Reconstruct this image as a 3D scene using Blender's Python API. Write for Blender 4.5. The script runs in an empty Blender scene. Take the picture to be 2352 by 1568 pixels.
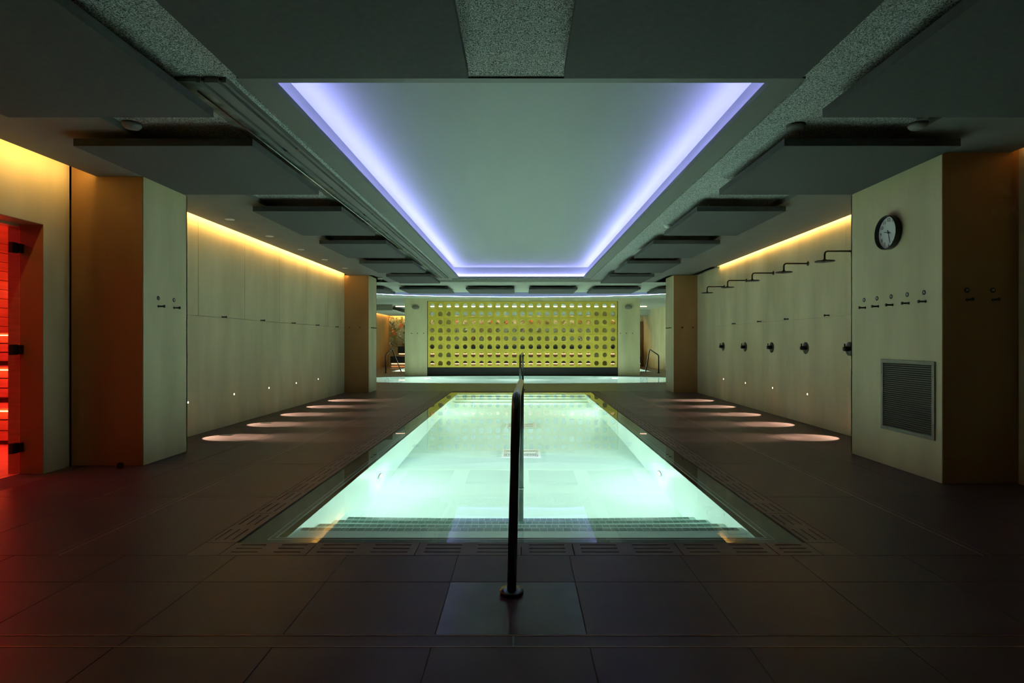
import bpy, bmesh, math, random
from mathutils import Matrix, Vector
random.seed(7)
PI = math.pi
SC = bpy.context.scene
COL = SC.collection

# ------------------------------------------------------------------ camera, world, exposure
CZ = 1.15
cam_d = bpy.data.cameras.new('camera')
cam_d.sensor_width = 36.0
cam_d.lens = 1306.0 / 2352.0 * 36.0
cam_d.shift_x = -21.0 / 2352.0
cam_d.shift_y = 3.0 / 2352.0
cam_d.clip_start = 0.05
cam = bpy.data.objects.new('camera', cam_d)
cam.location = (0, 0, CZ)
cam.rotation_euler = (PI / 2, 0, 0)
COL.objects.link(cam)
SC.camera = cam
w = bpy.data.worlds.new('world')
w.use_nodes = True
w.node_tree.nodes['Background'].inputs[0].default_value = (0.5, 0.6, 0.55, 1)
w.node_tree.nodes['Background'].inputs[1].default_value = 0.0
SC.world = w
SC.view_settings.view_transform = 'Standard'
SC.view_settings.look = 'None'
SC.view_settings.gamma = 1
SC.view_settings.use_curve_mapping = False
SC.view_settings.exposure = 0.0
SC.cycles.sample_clamp_indirect = 6.0
SC.cycles.max_bounces = 10
SC.cycles.diffuse_bounces = 5

MINT = (0.84, 1.0, 0.90)
WARM = (1.0, 0.56, 0.16)
VIOLET = (0.37, 0.35, 1.0)
STR = dict(pool=305.0, pool_far=225.0, pool_back=380.0, cove=62.0, violet=72.0, violet_far=26.0,
           step=115.0, sauna=42.0)

# ------------------------------------------------------------------ helpers
class MB:
    def __init__(s): s.v = []; s.f = []; s.sm = []
    def add(s, vs, fs, smooth=False):
        n = len(s.v); s.v += [tuple(p) for p in vs]
        for f in fs: s.f.append(tuple(i + n for i in f)); s.sm.append(smooth)
        return s
    def box(s, x0, y0, z0, x1, y1, z1):
        x0, x1 = min(x0, x1), max(x0, x1); y0, y1 = min(y0, y1), max(y0, y1); z0, z1 = min(z0, z1), max(z0, z1)
        v = [(x0,y0,z0),(x1,y0,z0),(x1,y1,z0),(x0,y1,z0),(x0,y0,z1),(x1,y0,z1),(x1,y1,z1),(x0,y1,z1)]
        return s.add(v, [(0,3,2,1),(4,5,6,7),(0,1,5,4),(1,2,6,5),(2,3,7,6),(3,0,4,7)])
    def tube(s, pts, r, n=12, caps=True):
        pts = [Vector(p) for p in pts]; rs = r if isinstance(r, (list, tuple)) else [r] * len(pts)
        t0 = (pts[1] - pts[0]).normalized()
        up = Vector((0, 0, 1)) if abs(t0.z) < 0.9 else Vector((1, 0, 0))
        a = t0.cross(up).normalized(); vs = []; fs = []
        for i, p in enumerate(pts):
            t = (pts[min(i + 1, len(pts) - 1)] - pts[max(i - 1, 0)]).normalized()
            a = (a - t * a.dot(t)).normalized(); b = t.cross(a)
            for k in range(n):
                q = 2 * PI * k / n
                vs.append(p + (a * math.cos(q) + b * math.sin(q)) * rs[i])
        for i in range(len(pts) - 1):
            for k in range(n):
                k2 = (k + 1) % n
                fs.append((i*n+k, i*n+k2, (i+1)*n+k2, (i+1)*n+k))
        s.add(vs, fs, True)
        if caps:
            m = len(s.v) - len(vs)
            s.f.append(tuple(m + k for k in reversed(range(n)))); s.sm.append(False)
            e = m + (len(pts) - 1) * n
            s.f.append(tuple(e + k for k in range(n))); s.sm.append(False)
        return s
    def lathe(s, prof, n=24, M=None):
        """profile of (radius, z) turned about local Z"""
        vs = []; fs = []
        for r, z in prof:
            for k in range(n):
                q = 2 * PI * k / n; vs.append(Vector((r * math.cos(q), r * math.sin(q), z)))
        for i in range(len(prof) - 1):
            for k in range(n):
                k2 = (k + 1) % n
                fs.append((i*n+k, i*n+k2, (i+1)*n+k2, (i+1)*n+k))
        if M is not None: vs = [M @ v for v in vs]
        s.add(vs, fs, True); m = len(s.v) - len(vs)
        if prof[0][0] > 1e-5: s.f.append(tuple(m + k for k in reversed(range(n)))); s.sm.append(False)
        e = m + (len(prof) - 1) * n
        if prof[-1][0] > 1e-5: s.f.append(tuple(e + k for k in range(n))); s.sm.append(False)
        return s
    def mesh(s, name, mat, bevel=0):
        me = bpy.data.meshes.new(name); me.from_pydata(s.v, [], s.f); me.update()
        me.polygons.foreach_set('use_smooth', s.sm)
        if mat: me.materials.append(mat)
        return me
    def build(s, name, mat, parent=None, M=None, bevel=0):
        o = bpy.data.objects.new(name, s.mesh(name, mat)); COL.objects.link(o)
        if bevel:
            b = o.modifiers.new('bevel', 'BEVEL'); b.width = bevel; b.segments = 2; b.limit_method = 'ANGLE'
        if parent: o.parent = parent
        if M is not None: o.matrix_local = M
        return o
def tag(o, label=None, cat=None, group=None, kind=None):
    for k, v in (('label', label), ('category', cat), ('group', group), ('kind', kind)):
        if v: o[k] = v
    return o
def empty(name, loc=(0, 0, 0), label=None, cat=None, group=None, kind=None, M=None):
    o = bpy.data.objects.new(name, None); COL.objects.link(o)
    if M is not None: o.matrix_world = M
    else: o.location = loc
    o.empty_display_size = 0.1
    return tag(o, label, cat, group, kind)
def copy_tree(o, parent=None):
    c = o.copy(); COL.objects.link(c); c.parent = parent
    for ch in [x for x in COL.objects if x.parent == o]: copy_tree(ch, c)
    return c
def inst(src_mesh, name, parent, loc):
    o = bpy.data.objects.new(name, src_mesh); COL.objects.link(o); o.parent = parent; o.location = loc; return o
def frame(normal, loc):
    """local X = viewer's right, local Y = up, local Z = out of the wall"""
    R = {'-X': ((0,-1,0),(0,0,1),(-1,0,0)), '+X': ((0,1,0),(0,0,1),(1,0,0)), '-Y': ((1,0,0),(0,0,1),(0,-1,0))}[normal]
    M = Matrix.Identity(4)
    for c in range(3):
        for r in range(3): M[r][c] = R[c][r]
    return Matrix.Translation(loc) @ M
ORD = ['nearest', 'second', 'third', 'fourth', 'fifth', 'sixth', 'seventh', 'eighth']

# ------------------------------------------------------------------ materials
def mat(name, col, rough=0.6, metal=0.0, spec=0.5):
    m = bpy.data.materials.new(name); m.use_nodes = True
    b = m.node_tree.nodes['Principled BSDF']
    b.inputs['Base Color'].default_value = (*col, 1); b.inputs['Roughness'].default_value = rough
    b.inputs['Metallic'].default_value = metal; b.inputs['Specular IOR Level'].default_value = spec
    return m
def noisy(name, c0, c1, scale=(1, 1, 1), nscale=3.0, rough=0.6, metal=0.0, bump=0.0, bscale=40.0, detail=5.0,
          fac=(0.3, 0.7), spec=0.5, rrange=None, c2=None, rand=0.0):
    m = mat(name, c0, rough, metal, spec); nt = m.node_tree; b = nt.nodes['Principled BSDF']
    tc = nt.nodes.new('ShaderNodeTexCoord'); mp = nt.nodes.new('ShaderNodeMapping')
    geo = nt.nodes.new('ShaderNodeNewGeometry')
    nt.links.new(geo.outputs['Position'], mp.inputs[0]); mp.inputs['Scale'].default_value = scale
    n = nt.nodes.new('ShaderNodeTexNoise'); n.inputs['Scale'].default_value = nscale; n.inputs['Detail'].default_value = detail
    nt.links.new(mp.outputs[0], n.inputs['Vector'])
    r = nt.nodes.new('ShaderNodeValToRGB'); nt.links.new(n.outputs['Fac'], r.inputs[0])
    r.color_ramp.elements[0].position = fac[0]; r.color_ramp.elements[0].color = (*c0, 1)
    r.color_ramp.elements[1].position = fac[1]; r.color_ramp.elements[1].color = (*c1, 1)
    src = r.outputs[0]
    if rand:
        oi = nt.nodes.new('ShaderNodeObjectInfo'); h = nt.nodes.new('ShaderNodeHueSaturation')
        mr = nt.nodes.new('ShaderNodeMapRange'); mr.inputs[3].default_value = 1 - rand; mr.inputs[4].default_value = 1 + rand
        nt.links.new(oi.outputs['Random'], mr.inputs[0]); nt.links.new(mr.outputs[0], h.inputs['Value'])
        nt.links.new(src, h.inputs['Color']); src = h.outputs[0]
    nt.links.new(src, b.inputs['Base Color'])
    if rrange:
        mr = nt.nodes.new('ShaderNodeMapRange'); mr.inputs[3].default_value, mr.inputs[4].default_value = rrange
        nt.links.new(n.outputs['Fac'], mr.inputs[0]); nt.links.new(mr.outputs[0], b.inputs['Roughness'])
    if bump:
        n2 = nt.nodes.new('ShaderNodeTexNoise'); n2.inputs['Scale'].default_value = bscale; n2.inputs['Detail'].default_value = 3
        nt.links.new(geo.outputs['Position'], n2.inputs['Vector'])
        bp = nt.nodes.new('ShaderNodeBump'); bp.inputs['Strength'].default_value = bump; bp.inputs['Distance'].default_value = 0.01
        nt.links.new(n2.outputs['Fac'], bp.inputs['Height']); nt.links.new(bp.outputs[0], b.inputs['Normal'])
    return m
def emit(name, col, s):
    m = bpy.data.materials.new(name); m.use_nodes = True; nt = m.node_tree; nt.nodes.clear()
    e = nt.nodes.new('ShaderNodeEmission'); e.inputs[0].default_value = (*col, 1); e.inputs[1].default_value = s
    o = nt.nodes.new('ShaderNodeOutputMaterial'); nt.links.new(e.outputs[0], o.inputs[0]); return m

M_wall = noisy('wall_cladding', (0.50, 0.445, 0.255), (0.69, 0.61, 0.365), scale=(1, 1, 0.28), nscale=2.4, rough=0.55, bump=0.06, bscale=60, detail=7)
M_front = noisy('brown_shaded_cladding', (0.255, 0.145, 0.05), (0.32, 0.185, 0.068), scale=(1, 1, 0.35), nscale=2.2, rough=0.5, bump=0.05, bscale=60, detail=7)  # brown cladding of column fronts, darkened in colour for faces without light
M_wallb = mat('wall_backing', (0.6, 0.54, 0.38), 0.7)
M_dark = mat('dark_gap', (0.015, 0.015, 0.014), 0.8)
M_tile = noisy('deck_tile', (0.080, 0.047, 0.050), (0.110, 0.066, 0.069), scale=(1, 1, 1), nscale=4, rough=0.36, spec=0.14, bump=0.03, bscale=90, rrange=(0.3, 0.46), rand=0.07)
M_tile2 = noisy('deck_tile_smooth', (0.08, 0.05, 0.062), (0.105, 0.068, 0.085), nscale=4, rough=0.24, spec=0.3, bump=0.01, bscale=90, rrange=(0.2, 0.27))  # base colour tinted bluer to stand in for the reflected ceiling recess
M_grout = mat('grout', (0.075, 0.055, 0.045), 0.8)
M_gratem = noisy('grate_stone', (0.13, 0.09, 0.08), (0.165, 0.115, 0.10), nscale=6, rough=0.45, spec=0.2, rand=0.05)
M_rough = noisy('sprayed_ceiling', (0.04, 0.05, 0.045), (0.85, 0.9, 0.85), nscale=170, rough=0.95, bump=0.9, bscale=80, detail=2, fac=(0.36, 0.66))
M_soffit = noisy('painted_soffit', (0.145, 0.15, 0.135), (0.165, 0.17, 0.155), nscale=5, rough=0.7, bump=0.03, bscale=120)
M_raft = noisy('painted_raft', (0.145, 0.16, 0.143), (0.155, 0.17, 0.153), nscale=4, rough=0.6)
M_coffer = noisy('coffer_paint', (0.245, 0.275, 0.25), (0.26, 0.29, 0.265), scale=(1, .2, 1), nscale=3, rough=0.6)
M_panel = noisy('acoustic_felt', (0.058, 0.064, 0.061), (0.070, 0.077, 0.073), nscale=30, rough=0.95, bump=0.15, bscale=250, detail=3)
M_black = mat('black_metal', (0.012, 0.012, 0.012), 0.35, 0.3)
M_blackm = mat('black_matt', (0.02, 0.02, 0.02), 0.6)
M_bronze = mat('dark_bronze', (0.05, 0.04, 0.03), 0.28, 0.8)
M_steel = mat('rail_steel', (0.10, 0.105, 0.10), 0.22, 0.9)
M_chrome = mat('polished_steel', (0.55, 0.55, 0.55), 0.2, 1.0)
M_galv = noisy('galvanised_steel', (0.10, 0.12, 0.10), (0.32, 0.36, 0.32), nscale=7, rough=0.45, metal=0.6, detail=6, fac=(0.35, 0.65))
M_white = mat('white_plastic', (0.8, 0.8, 0.78), 0.4)
M_grille = mat('grille_paint', (0.20, 0.19, 0.135), 0.5)
M_pool = noisy('pool_lining', (0.54, 0.70, 0.645), (0.58, 0.74, 0.685), nscale=1.2, rough=0.6)
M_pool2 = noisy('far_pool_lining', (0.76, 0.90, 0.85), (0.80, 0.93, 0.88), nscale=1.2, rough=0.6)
M_sill = noisy('sill_tile', (0.045, 0.06, 0.052), (0.07, 0.085, 0.075), nscale=8, rough=0.5)
M_silltrim = mat('sill_trim', (0.30, 0.36, 0.32), 0.5)
M_nosing = noisy('nosing_tile_glaze', (0.10, 0.17, 0.15), (0.15, 0.24, 0.21), nscale=25, rough=0.4, rand=0.15)
M_yellow = noisy('yellow_block', (0.64, 0.47, 0.045), (0.76, 0.565, 0.07), nscale=5, rough=0.6, bump=0.04, bscale=80, rand=0.06)
M_yback = mat('yellow_mortar', (0.50, 0.44, 0.09), 0.8)
M_wood = noisy('sauna_wood', (0.40, 0.24, 0.13), (0.58, 0.36, 0.20), scale=(1, .3, 9), nscale=4, rough=0.5, detail=6)
M_wooddoor = noisy('brown_door_wood', (0.14, 0.07, 0.03), (0.22, 0.11, 0.05), scale=(6, 6, 1), nscale=3, rough=0.5)
M_bench = mat('bench_black', (0.012, 0.013, 0.018), 0.4)

# water: refracting sheet, faint ripple
M_water = bpy.data.materials.new('water'); M_water.use_nodes = True
_b = M_water.node_tree.nodes['Principled BSDF']
_b.inputs['Base Color'].default_value = (0.93, 1, 0.97, 1); _b.inputs['Roughness'].default_value = 0.0
_b.inputs['IOR'].default_value = 1.333; _b.inputs['Transmission Weight'].default_value = 1.0
_g = M_water.node_tree.nodes.new('ShaderNodeNewGeometry'); _n = M_water.node_tree.nodes.new('ShaderNodeTexNoise')
_n.inputs['Scale'].default_value = 1.3; _n.inputs['Detail'].default_value = 1.0
_bp = M_water.node_tree.nodes.new('ShaderNodeBump'); _bp.inputs['Strength'].default_value = 0.10; _bp.inputs['Distance'].default_value = 0.02
M_water.node_tree.links.new(_g.outputs['Position'], _n.inputs['Vector'])
M_water.node_tree.links.new(_n.outputs['Fac'], _bp.inputs['Height']); M_water.node_tree.links.new(_bp.outputs[0], _b.inputs['Normal'])
# clear door glass
M_glass = bpy.data.materials.new('door_glass'); M_glass.use_nodes = True; nt = M_glass.node_tree; nt.nodes.clear()
_t = nt.nodes.new('ShaderNodeBsdfTransparent'); _t.inputs[0].default_value = (0.9, 0.9, 0.9, 1)
_gl = nt.nodes.new('ShaderNodeBsdfGlossy'); _gl.inputs['Roughness'].default_value = 0.02
_mx = nt.nodes.new('ShaderNodeMixShader'); _o = nt.nodes.new('ShaderNodeOutputMaterial')
_mx.inputs[0].default_value = 0.06; nt.links.new(_t.outputs[0], _mx.inputs[1]); nt.links.new(_gl.outputs[0], _mx.inputs[2]); nt.links.new(_mx.outputs[0], _o.inputs[0])

E_cove = emit('warm_led', WARM, STR['cove'])
E_cove_near = emit('warm_led_near', WARM, STR['cove'] * 0.8)
E_violet = emit('violet_led', VIOLET, STR['violet'])
E_vfar = emit('cool_led', (0.42, 0.5, 1.0), STR['violet_far'])
E_lens = emit('pool_lamp_lens', (0.8, 1, 0.92), 6.0)
E_star = emit('pool_lamp_lens_far', (0.85, 1, 0.93), 80.0)
E_step = emit('step_lamp_lens', (1.0, 0.78, 0.45), 14.0)
E_bench = emit('bench_led', (1.0, 0.62, 0.28), 2.6)
E_pink = emit('ceiling_led', (1.0, 0.62, 0.45), 3.0)
E_red = emit('red_led', (1.0, 0.09, 0.03), 45.0)
E_mural = emit('mural_led', WARM, 60.0)

# ------------------------------------------------------------------ lights' helpers
def spot(name, loc, target, power, col, angle, blend=0.5, radius=0.02):
    d = bpy.data.lights.new(name, 'SPOT'); d.energy = power; d.color = col; d.spot_size = math.radians(angle)
    d.spot_blend = blend; d.shadow_soft_size = radius
    o = bpy.data.objects.new(name, d); COL.objects.link(o); o.location = loc
    o.rotation_euler = (Vector(target) - Vector(loc)).to_track_quat('-Z', 'Y').to_euler(); return o
def glow(loc, power):
    d = bpy.data.lights.new('pool_lamp_glow', 'POINT'); d.energy = power; d.color = MINT; d.shadow_soft_size = 0.0
    o = bpy.data.objects.new('pool_lamp_glow', d); COL.objects.link(o); o.location = loc
def area(name, loc, target, power, col, sx, sy):
    d = bpy.data.lights.new(name, 'AREA'); d.energy = power; d.color = col; d.shape = 'RECTANGLE'; d.size = sx; d.size_y = sy
    o = bpy.data.objects.new(name, d); COL.objects.link(o); o.location = loc
    o.rotation_euler = (Vector(target) - Vector(loc)).to_track_quat('-Z', 'Y').to_euler(); return o
def strip(p0, p1, wv, m, label, group=None, n=12, name='led_strip', cat='light'):
    """flat light strip from p0 to p1, one side emitting along cross(dir, wv); cut in n pieces for even sampling"""
    p0, p1, wv = Vector(p0), Vector(p1), Vector(wv); mb = MB(); vs = []; fs = []
    for i in range(n + 1):
        p = p0.lerp(p1, i / n); vs += [p - wv / 2, p + wv / 2]
    for i in range(n): fs.append((2*i, 2*i+1, 2*i+3, 2*i+2))
    nrm = (p1 - p0).cross(wv).normalized()
    k = len(vs); vs += [v + nrm * 0.004 for v in vs]           # thin backing gives it thickness
    for i in range(n): fs.append((k+2*i, k+2*i+2, k+2*i+3, k+2*i+1))
    mb.add(vs, fs)
    return tag(mb.build(name, m), label, cat, group)

# ================================================================== pool dimensions
PX = 1.455           # tank half width
SX = 1.64            # sill outer half width
GX = 1.82            # grate outer half width
PY0, PY1 = 3.40, 13.20
SY0, SY1 = 3.275, 13.36
GY0, GY1 = 3.078, 13.60
DEP = 1.35
WZ = -0.008
ZC, ZS, ZP = 2.75, 2.70, 2.60      # sprayed ceiling, painted soffit, hanging panel underside
WLN, WLF, WR = -4.20, -4.06, 4.05

# ================================================================== FLOOR
fl = tag(MB().build('floor', M_grout), kind='structure')
mb = MB()
def slab(x0, y0, x1, y1, zt=-0.003): mb.box(x0, y0, -0.05, x1, y1, zt)
slab(-4.6, -1.6, 4.3, GY0); slab(-4.6, GY0, -SX - 0.004, GY1); slab(SX + 0.004, GY0, 4.3, GY1)
fl.data = mb.mesh('floor', M_grout)
for v in fl.data.vertices: pass
# deck tiles (each one a part)
def tile_mesh(sx, sy, m):
    g = 0.0015; b = 0.0012; t = MB(); x0, y0, x1, y1 = g, g, sx - g, sy - g
    vs = [(x0,y0,-0.01),(x1,y0,-0.01),(x1,y1,-0.01),(x0,y1,-0.01),(x0,y0,-b),(x1,y0,-b),(x1,y1,-b),(x0,y1,-b),
          (x0+b,y0+b,0),(x1-b,y0+b,0),(x1-b,y1-b,0),(x0+b,y1-b,0)]
    fs = [(8,9,10,11)] + [(i,(i+1)%4,(i+1)%4+4,i+4) for i in range(4)] + [(i+4,(i+1)%4+4,(i+1)%4+8,i+8) for i in range(4)]
    return t.add(vs, fs).mesh('tile', m)
cache = {}
def tile(x0, y0, x1, y1, m=None):
    m = m or M_tile; k = (round(x1 - x0, 3), round(y1 - y0, 3), m.name)
    if k not in cache: cache[k] = tile_mesh(k[0], k[1], m)
    return inst(cache[k], 'tile', fl, (x0, y0, 0))
def cuts(lo, hi, js):
    return [lo] + [j for j in js if lo + 0.02 < j < hi - 0.02] + [hi]
JX = [-0.34 + 0.6 * k for k in range(-6, 8)]
YR = [1.0, 1.55, 2.15]
xs = cuts(-4.19, WR - 0.01, JX)
for ya, yb in ((-0.2, 0.4), (0.4, 1.0), (1.0, 1.55), (1.55, 2.15), (2.24, 2.735), (2.735, GY0)):
    for a, b_ in zip(xs[:-1], xs[1:]):
        m = M_tile2 if (ya == 2.24 and -0.4 < a < 0) else M_tile
        if yb > 1.0: tile(a, ya, b_, yb, m)
ys = [GY0 + 1.17 * k for k in range(10)]; ys = [y for y in ys if y < 13.5] + [GY1]
for ya, yb in zip(ys[:-1], ys[1:]):
    for a, b_ in ((-4.05, -3.15), (-3.15, -2.503), (-2.497, -GX), (GX, 2.497), (2.503, 3.15), (3.15, WR - 0.01)):
        tile(a, ya, b_, yb)
mb = MB(); mb.box(-4.6, -1.5, -0.012, 4.2, 1.0, 0.0); tag(mb.build('floor', M_tile), kind='structure')
for i, s in enumerate((-1, 1)):
    tag(MB().box(s * 2.5 - 0.003, GY0, -0.01, s * 2.5 + 0.003, GY1, 0.0008).box(s * 2.545 - 0.001, GY0, -0.01, s * 2.545 + 0.001, GY1, 0.0004).build('trim_%d' % (i + 1), mat('metal_bead', (0.4, 0.32, 0.27), 0.4, 0.6)), kind='structure')

# far deck with holes for the lens-shaped pool and the rear pool
EX, EY, EA, EB = 0.0, 17.87, 5.9, 1.90
def ell(x, a=EA, b=EB): return b * math.sqrt(max(0.0, 1 - (x / a) ** 2))
mb = MB(); N = 84; XL, XR = -6.9, 6.9
RX, RY0, RY1 = 5.25, 22.8, 25.8
cols_x = sorted(set([XL + (XR - XL) * i / N for i in range(N + 1)] + [-EA, EA, -RX, RX]))
for a, b_ in zip(cols_x[:-1], cols_x[1:]):
    if b_ - a < 1e-4: continue
    def quad(ya0, ya1, yb0, yb1): mb.add([(a, ya0, 0), (b_, yb0, 0), (b_, yb1, 0), (a, ya1, 0)], [(0, 1, 2, 3)])
    mid = (a + b_) / 2
    if abs(mid) < EA:
        quad(GY1, EY - ell(a), GY1, EY - ell(b_)); start = (EY + ell(a), EY + ell(b_))
    else: start = (GY1, GY1)
    if start[0] == GY1: pass
    if abs(mid) < RX:
        quad(start[0], RY0, start[1], RY0); quad(RY1, 28.2, RY1, 28.2)
    else: quad(start[0], 28.2, start[1], 28.2)
M_far = noisy('far_deck', (0.10, 0.075, 0.062), (0.13, 0.098, 0.08), nscale=3, rough=0.4)
tag(mb.build('floor', M_far), kind='structure')

# ================================================================== POOL (near)
pool = empty('swimming_pool', (0, PY0, -DEP), 'long white-lined swimming pool glowing mint, sunk in the brown deck in the foreground', 'pool')
PM = Matrix.Translation((0, -PY0, DEP))
def pbuild(mbx, name, m, **k): return mbx.build(name, m, pool, PM, **k)
T = -0.026
mb = MB(); v = [(-PX,PY0,-DEP),(PX,PY0,-DEP),(PX,PY1,-DEP),(-PX,PY1,-DEP),(-PX,PY0,T),(PX,PY0,T),(PX,PY1,T),(-PX,PY1,T)]
mb.add(v, [(0,1,2,3),(0,4,5,1),(1,5,6,2),(2,6,7,3),(3,7,4,0)])
o = 0.08; v2 = [(x + (o if x > 0 else -o), y + (o if y > 5 else -o), z - (o if z < -1 else 0)) for x, y, z in v]
mb.add(v2, [(3,2,1,0),(0,1,5,4),(1,2,6,5),(2,3,7,6),(3,0,4,7)])
pbuild(mb, 'basin', M_pool)
# sill ring under shallow water
def ring(mbx, x0, y0, x1, y1, X0, Y0, X1, Y1, z0, z1):
    mbx.box(X0, Y0, z0, X1, y0, z1); mbx.box(X0, y1, z0, X1, Y1, z1); mbx.box(X0, y0, z0, x0, y1, z1); mbx.box(x1, y0, z0, X1, y1, z1)
mb = MB(); ring(mb, -PX, PY0, PX, PY1, -SX, SY0, SX, SY1, -0.16, T); pbuild(mb, 'sill', M_sill)
mb = MB()
ring(mb, -PX - .004, PY0 - .004, PX + .004, PY1 + .004, -PX - .010, PY0 - .010, PX + .010, PY1 + .010, T, T + .004)
ring(mb, -PX - .040, PY0 - .034, PX + .040, PY1 + .034, -PX - .046, PY0 - .040, PX + .046, PY1 + .040, T, T + .004)
pbuild(mb, 'sill_bead', M_silltrim)
# steps at both ends
near_steps = [(3.75, -0.20), (4.09, -0.47), (4.44, -0.74), (4.79, -1.02)]
far_steps = [(12.20, -1.08), (12.47, -0.80), (12.74, -0.53), (13.00, -0.25)]
yprev = PY0
NT = 56; pitch = 2 * PX / NT; tm = {}
for y, z in near_steps:
    mb = MB().box(-PX + .002, yprev, -DEP, PX - .002, y, z); pbuild(mb, 'step', M_pool)
    off = random.random() * pitch
    me = MB().box(0.002, -0.052, 0, pitch - 0.002, 0.0, 0.003).mesh('nosing_tile', M_nosing)
    for k in range(NT - 1):
        inst(me, 'nosing_tile', pool, (-PX + off + k * pitch, y - 0.002 - PY0, z + DEP))
    yprev = y
for i, (y, z) in enumerate(far_steps):
    y2 = far_steps[i + 1][0] if i < 3 else PY1
    pbuild(MB().box(-PX + .002, y, -DEP, PX - .002, y2, z), 'step', M_pool)
    pbuild(MB().box(-PX + .03, y - 0.004, z - 0.05, PX - .03, y + 0.055, z + 0.003), 'nosing_strip', M_nosing)
# main drains on the pool floor
for i, (cy, lab) in enumerate(((7.42, 'square slotted drain cover on the pool floor, nearer the camera'), (9.45, 'square slotted drain cover on the pool floor, farther away'))):
    e = empty('floor_drain', (0, cy, -DEP), lab, 'drain', 'drain covers on the pool floor')
    MB().box(-.25, -.22, 0, .25, -.19, .02).box(-.25, .19, 0, .25, .22, .02).box(-.25, -.19, 0, -.22, .19, .02).box(.22, -.19, 0, .25, .19, .02).box(-.22, -.19, 0, .22, .19, .006).build('frame', M_white, e)
    for yy in (-0.10, 0.10):
        gm = MB().box(-.2, yy - .055, .006, .2, yy + .055, .018)
        gm.build('grate', M_white, e)
        sm_ = MB()
        for k in range(19): sm_.box(-.19 + k * .0205, yy - .045, .018, -.19 + k * .0205 + .009, yy + .045, .0185)
        sm_.build('slot', M_sill, e)
# overflow grate panels
gr = empty('overflow_grate', (0, GY0, 0), 'brown slotted stone overflow grate framing the near pool', 'grate')
def grate_mesh(L, W):
    g = .0025; t = MB(); z0, z1 = -0.03, 0.0
    x0, x1, y0, y1 = g, L - g, g, W - g; sw = .011
    rows = [y0, W * .22, W * .22 + sw, W * .5, W * .5 + sw, W * .78, W * .78 + sw, y1]
    for i in range(0, 8, 2): t.box(x0, rows[i], z0, x1, rows[i + 1], z1)
    ngrp = max(1, int(round(L / .29))); c = L / ngrp
    for r in (1, 3, 5):
        xx = x0
        for k in range(ngrp):
            a = k * c + .045; b2 = (k + 1) * c - .045
            t.box(xx, rows[r], z0, a, rows[r + 1], z1); xx = b2
        t.box(xx, rows[r], z0, x1, rows[r + 1], z1)
    t.box(x0, y0, -.04, x1, y1, -.034)
    return t.mesh('grate_panel', M_gratem)
GW = GY0 - SY0
W_ = SY0 - GY0; WX = GX - SX
gx = [-GX + WX] + [x for x in (-1.17, -0.58, 0.0, 0.29, 0.88, 1.4)] + [GX - WX]
for yy in (GY0, SY1):
    ww = W_ if yy == GY0 else GY1 - SY1
    for a, b_ in zip(gx[:-1], gx[1:]): inst(grate_mesh(b_ - a, ww), 'grate_panel', gr, (a, yy - GY0, 0))
ny = 18; ly = (SY1 - SY0) / ny; gm = grate_mesh(ly, WX)
for k in range(ny):
    for sx_ in (-1, 1):
        o = inst(gm, 'grate_panel', gr, (sx_ * (SX if sx_ > 0 else SX) + (WX if sx_ > 0 else 0), SY0 + k * ly - GY0, 0)); o.rotation_euler = (0, 0, PI / 2)
cm = MB().box(.002, .002, -.03, WX - .002, W_ - .002, 0).mesh('corner_panel', M_gratem)
for xx in (-GX, SX):
    inst(cm, 'corner_panel', gr, (xx, 0, 0)); inst(cm, 'corner_panel', gr, (xx, SY1 - GY0 + .02, 0))
def water_sheet(pts, label, name='water'):
    mb = MB(); mb.add([(x, y, WZ) for x, y in pts], [tuple(range(len(pts)))])
    return tag(mb.build(name, M_water), label, 'water', kind='stuff')
water_sheet([(-SX, SY0), (SX, SY0), (SX, SY1), (-SX, SY1)], 'still clear water filling the long foreground pool')
# underwater lamps
pl0 = empty('pool_light', (0, 0, 0), '', 'light', 'underwater lamps in the long pool'); 
MB().lathe([(0.0, 0.012), (0.055, 0.010), (0.06, 0.0)], 20).build('lens', E_lens, pl0)
MB().lathe([(0.06, 0.0), (0.06, 0.014), (0.08, 0.010), (0.085, 0.0)], 20).build('ring', M_chrome, pl0)
first = True
for s, side, cy, far in ((-1, 'left', 5.85, 0), (1, 'right', 5.95, 0), (-1, 'left', 10.95, 1), (1, 'right', 10.95, 1)):
    e = pl0 if first else copy_tree(pl0); first = False
    e.matrix_world = frame('+X' if s < 0 else '-X', (s * PX, cy, -0.87))
    e['label'] = 'round underwater lamp on the %s pool wall, %s' % (side, 'by the far steps' if far else 'nearer the camera')
    glow((s * (PX - .10), cy, -.87), STR['pool'] * .04)
    spot('pool_lamp_beam', (s * (PX - 0.03), cy, -0.87), (s * (PX - 1.03), cy - (0 if far else .0), -1.10), STR['pool'] * (1.4 if far else 0.72), MINT, 172, 0.35, 0.0)

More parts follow.
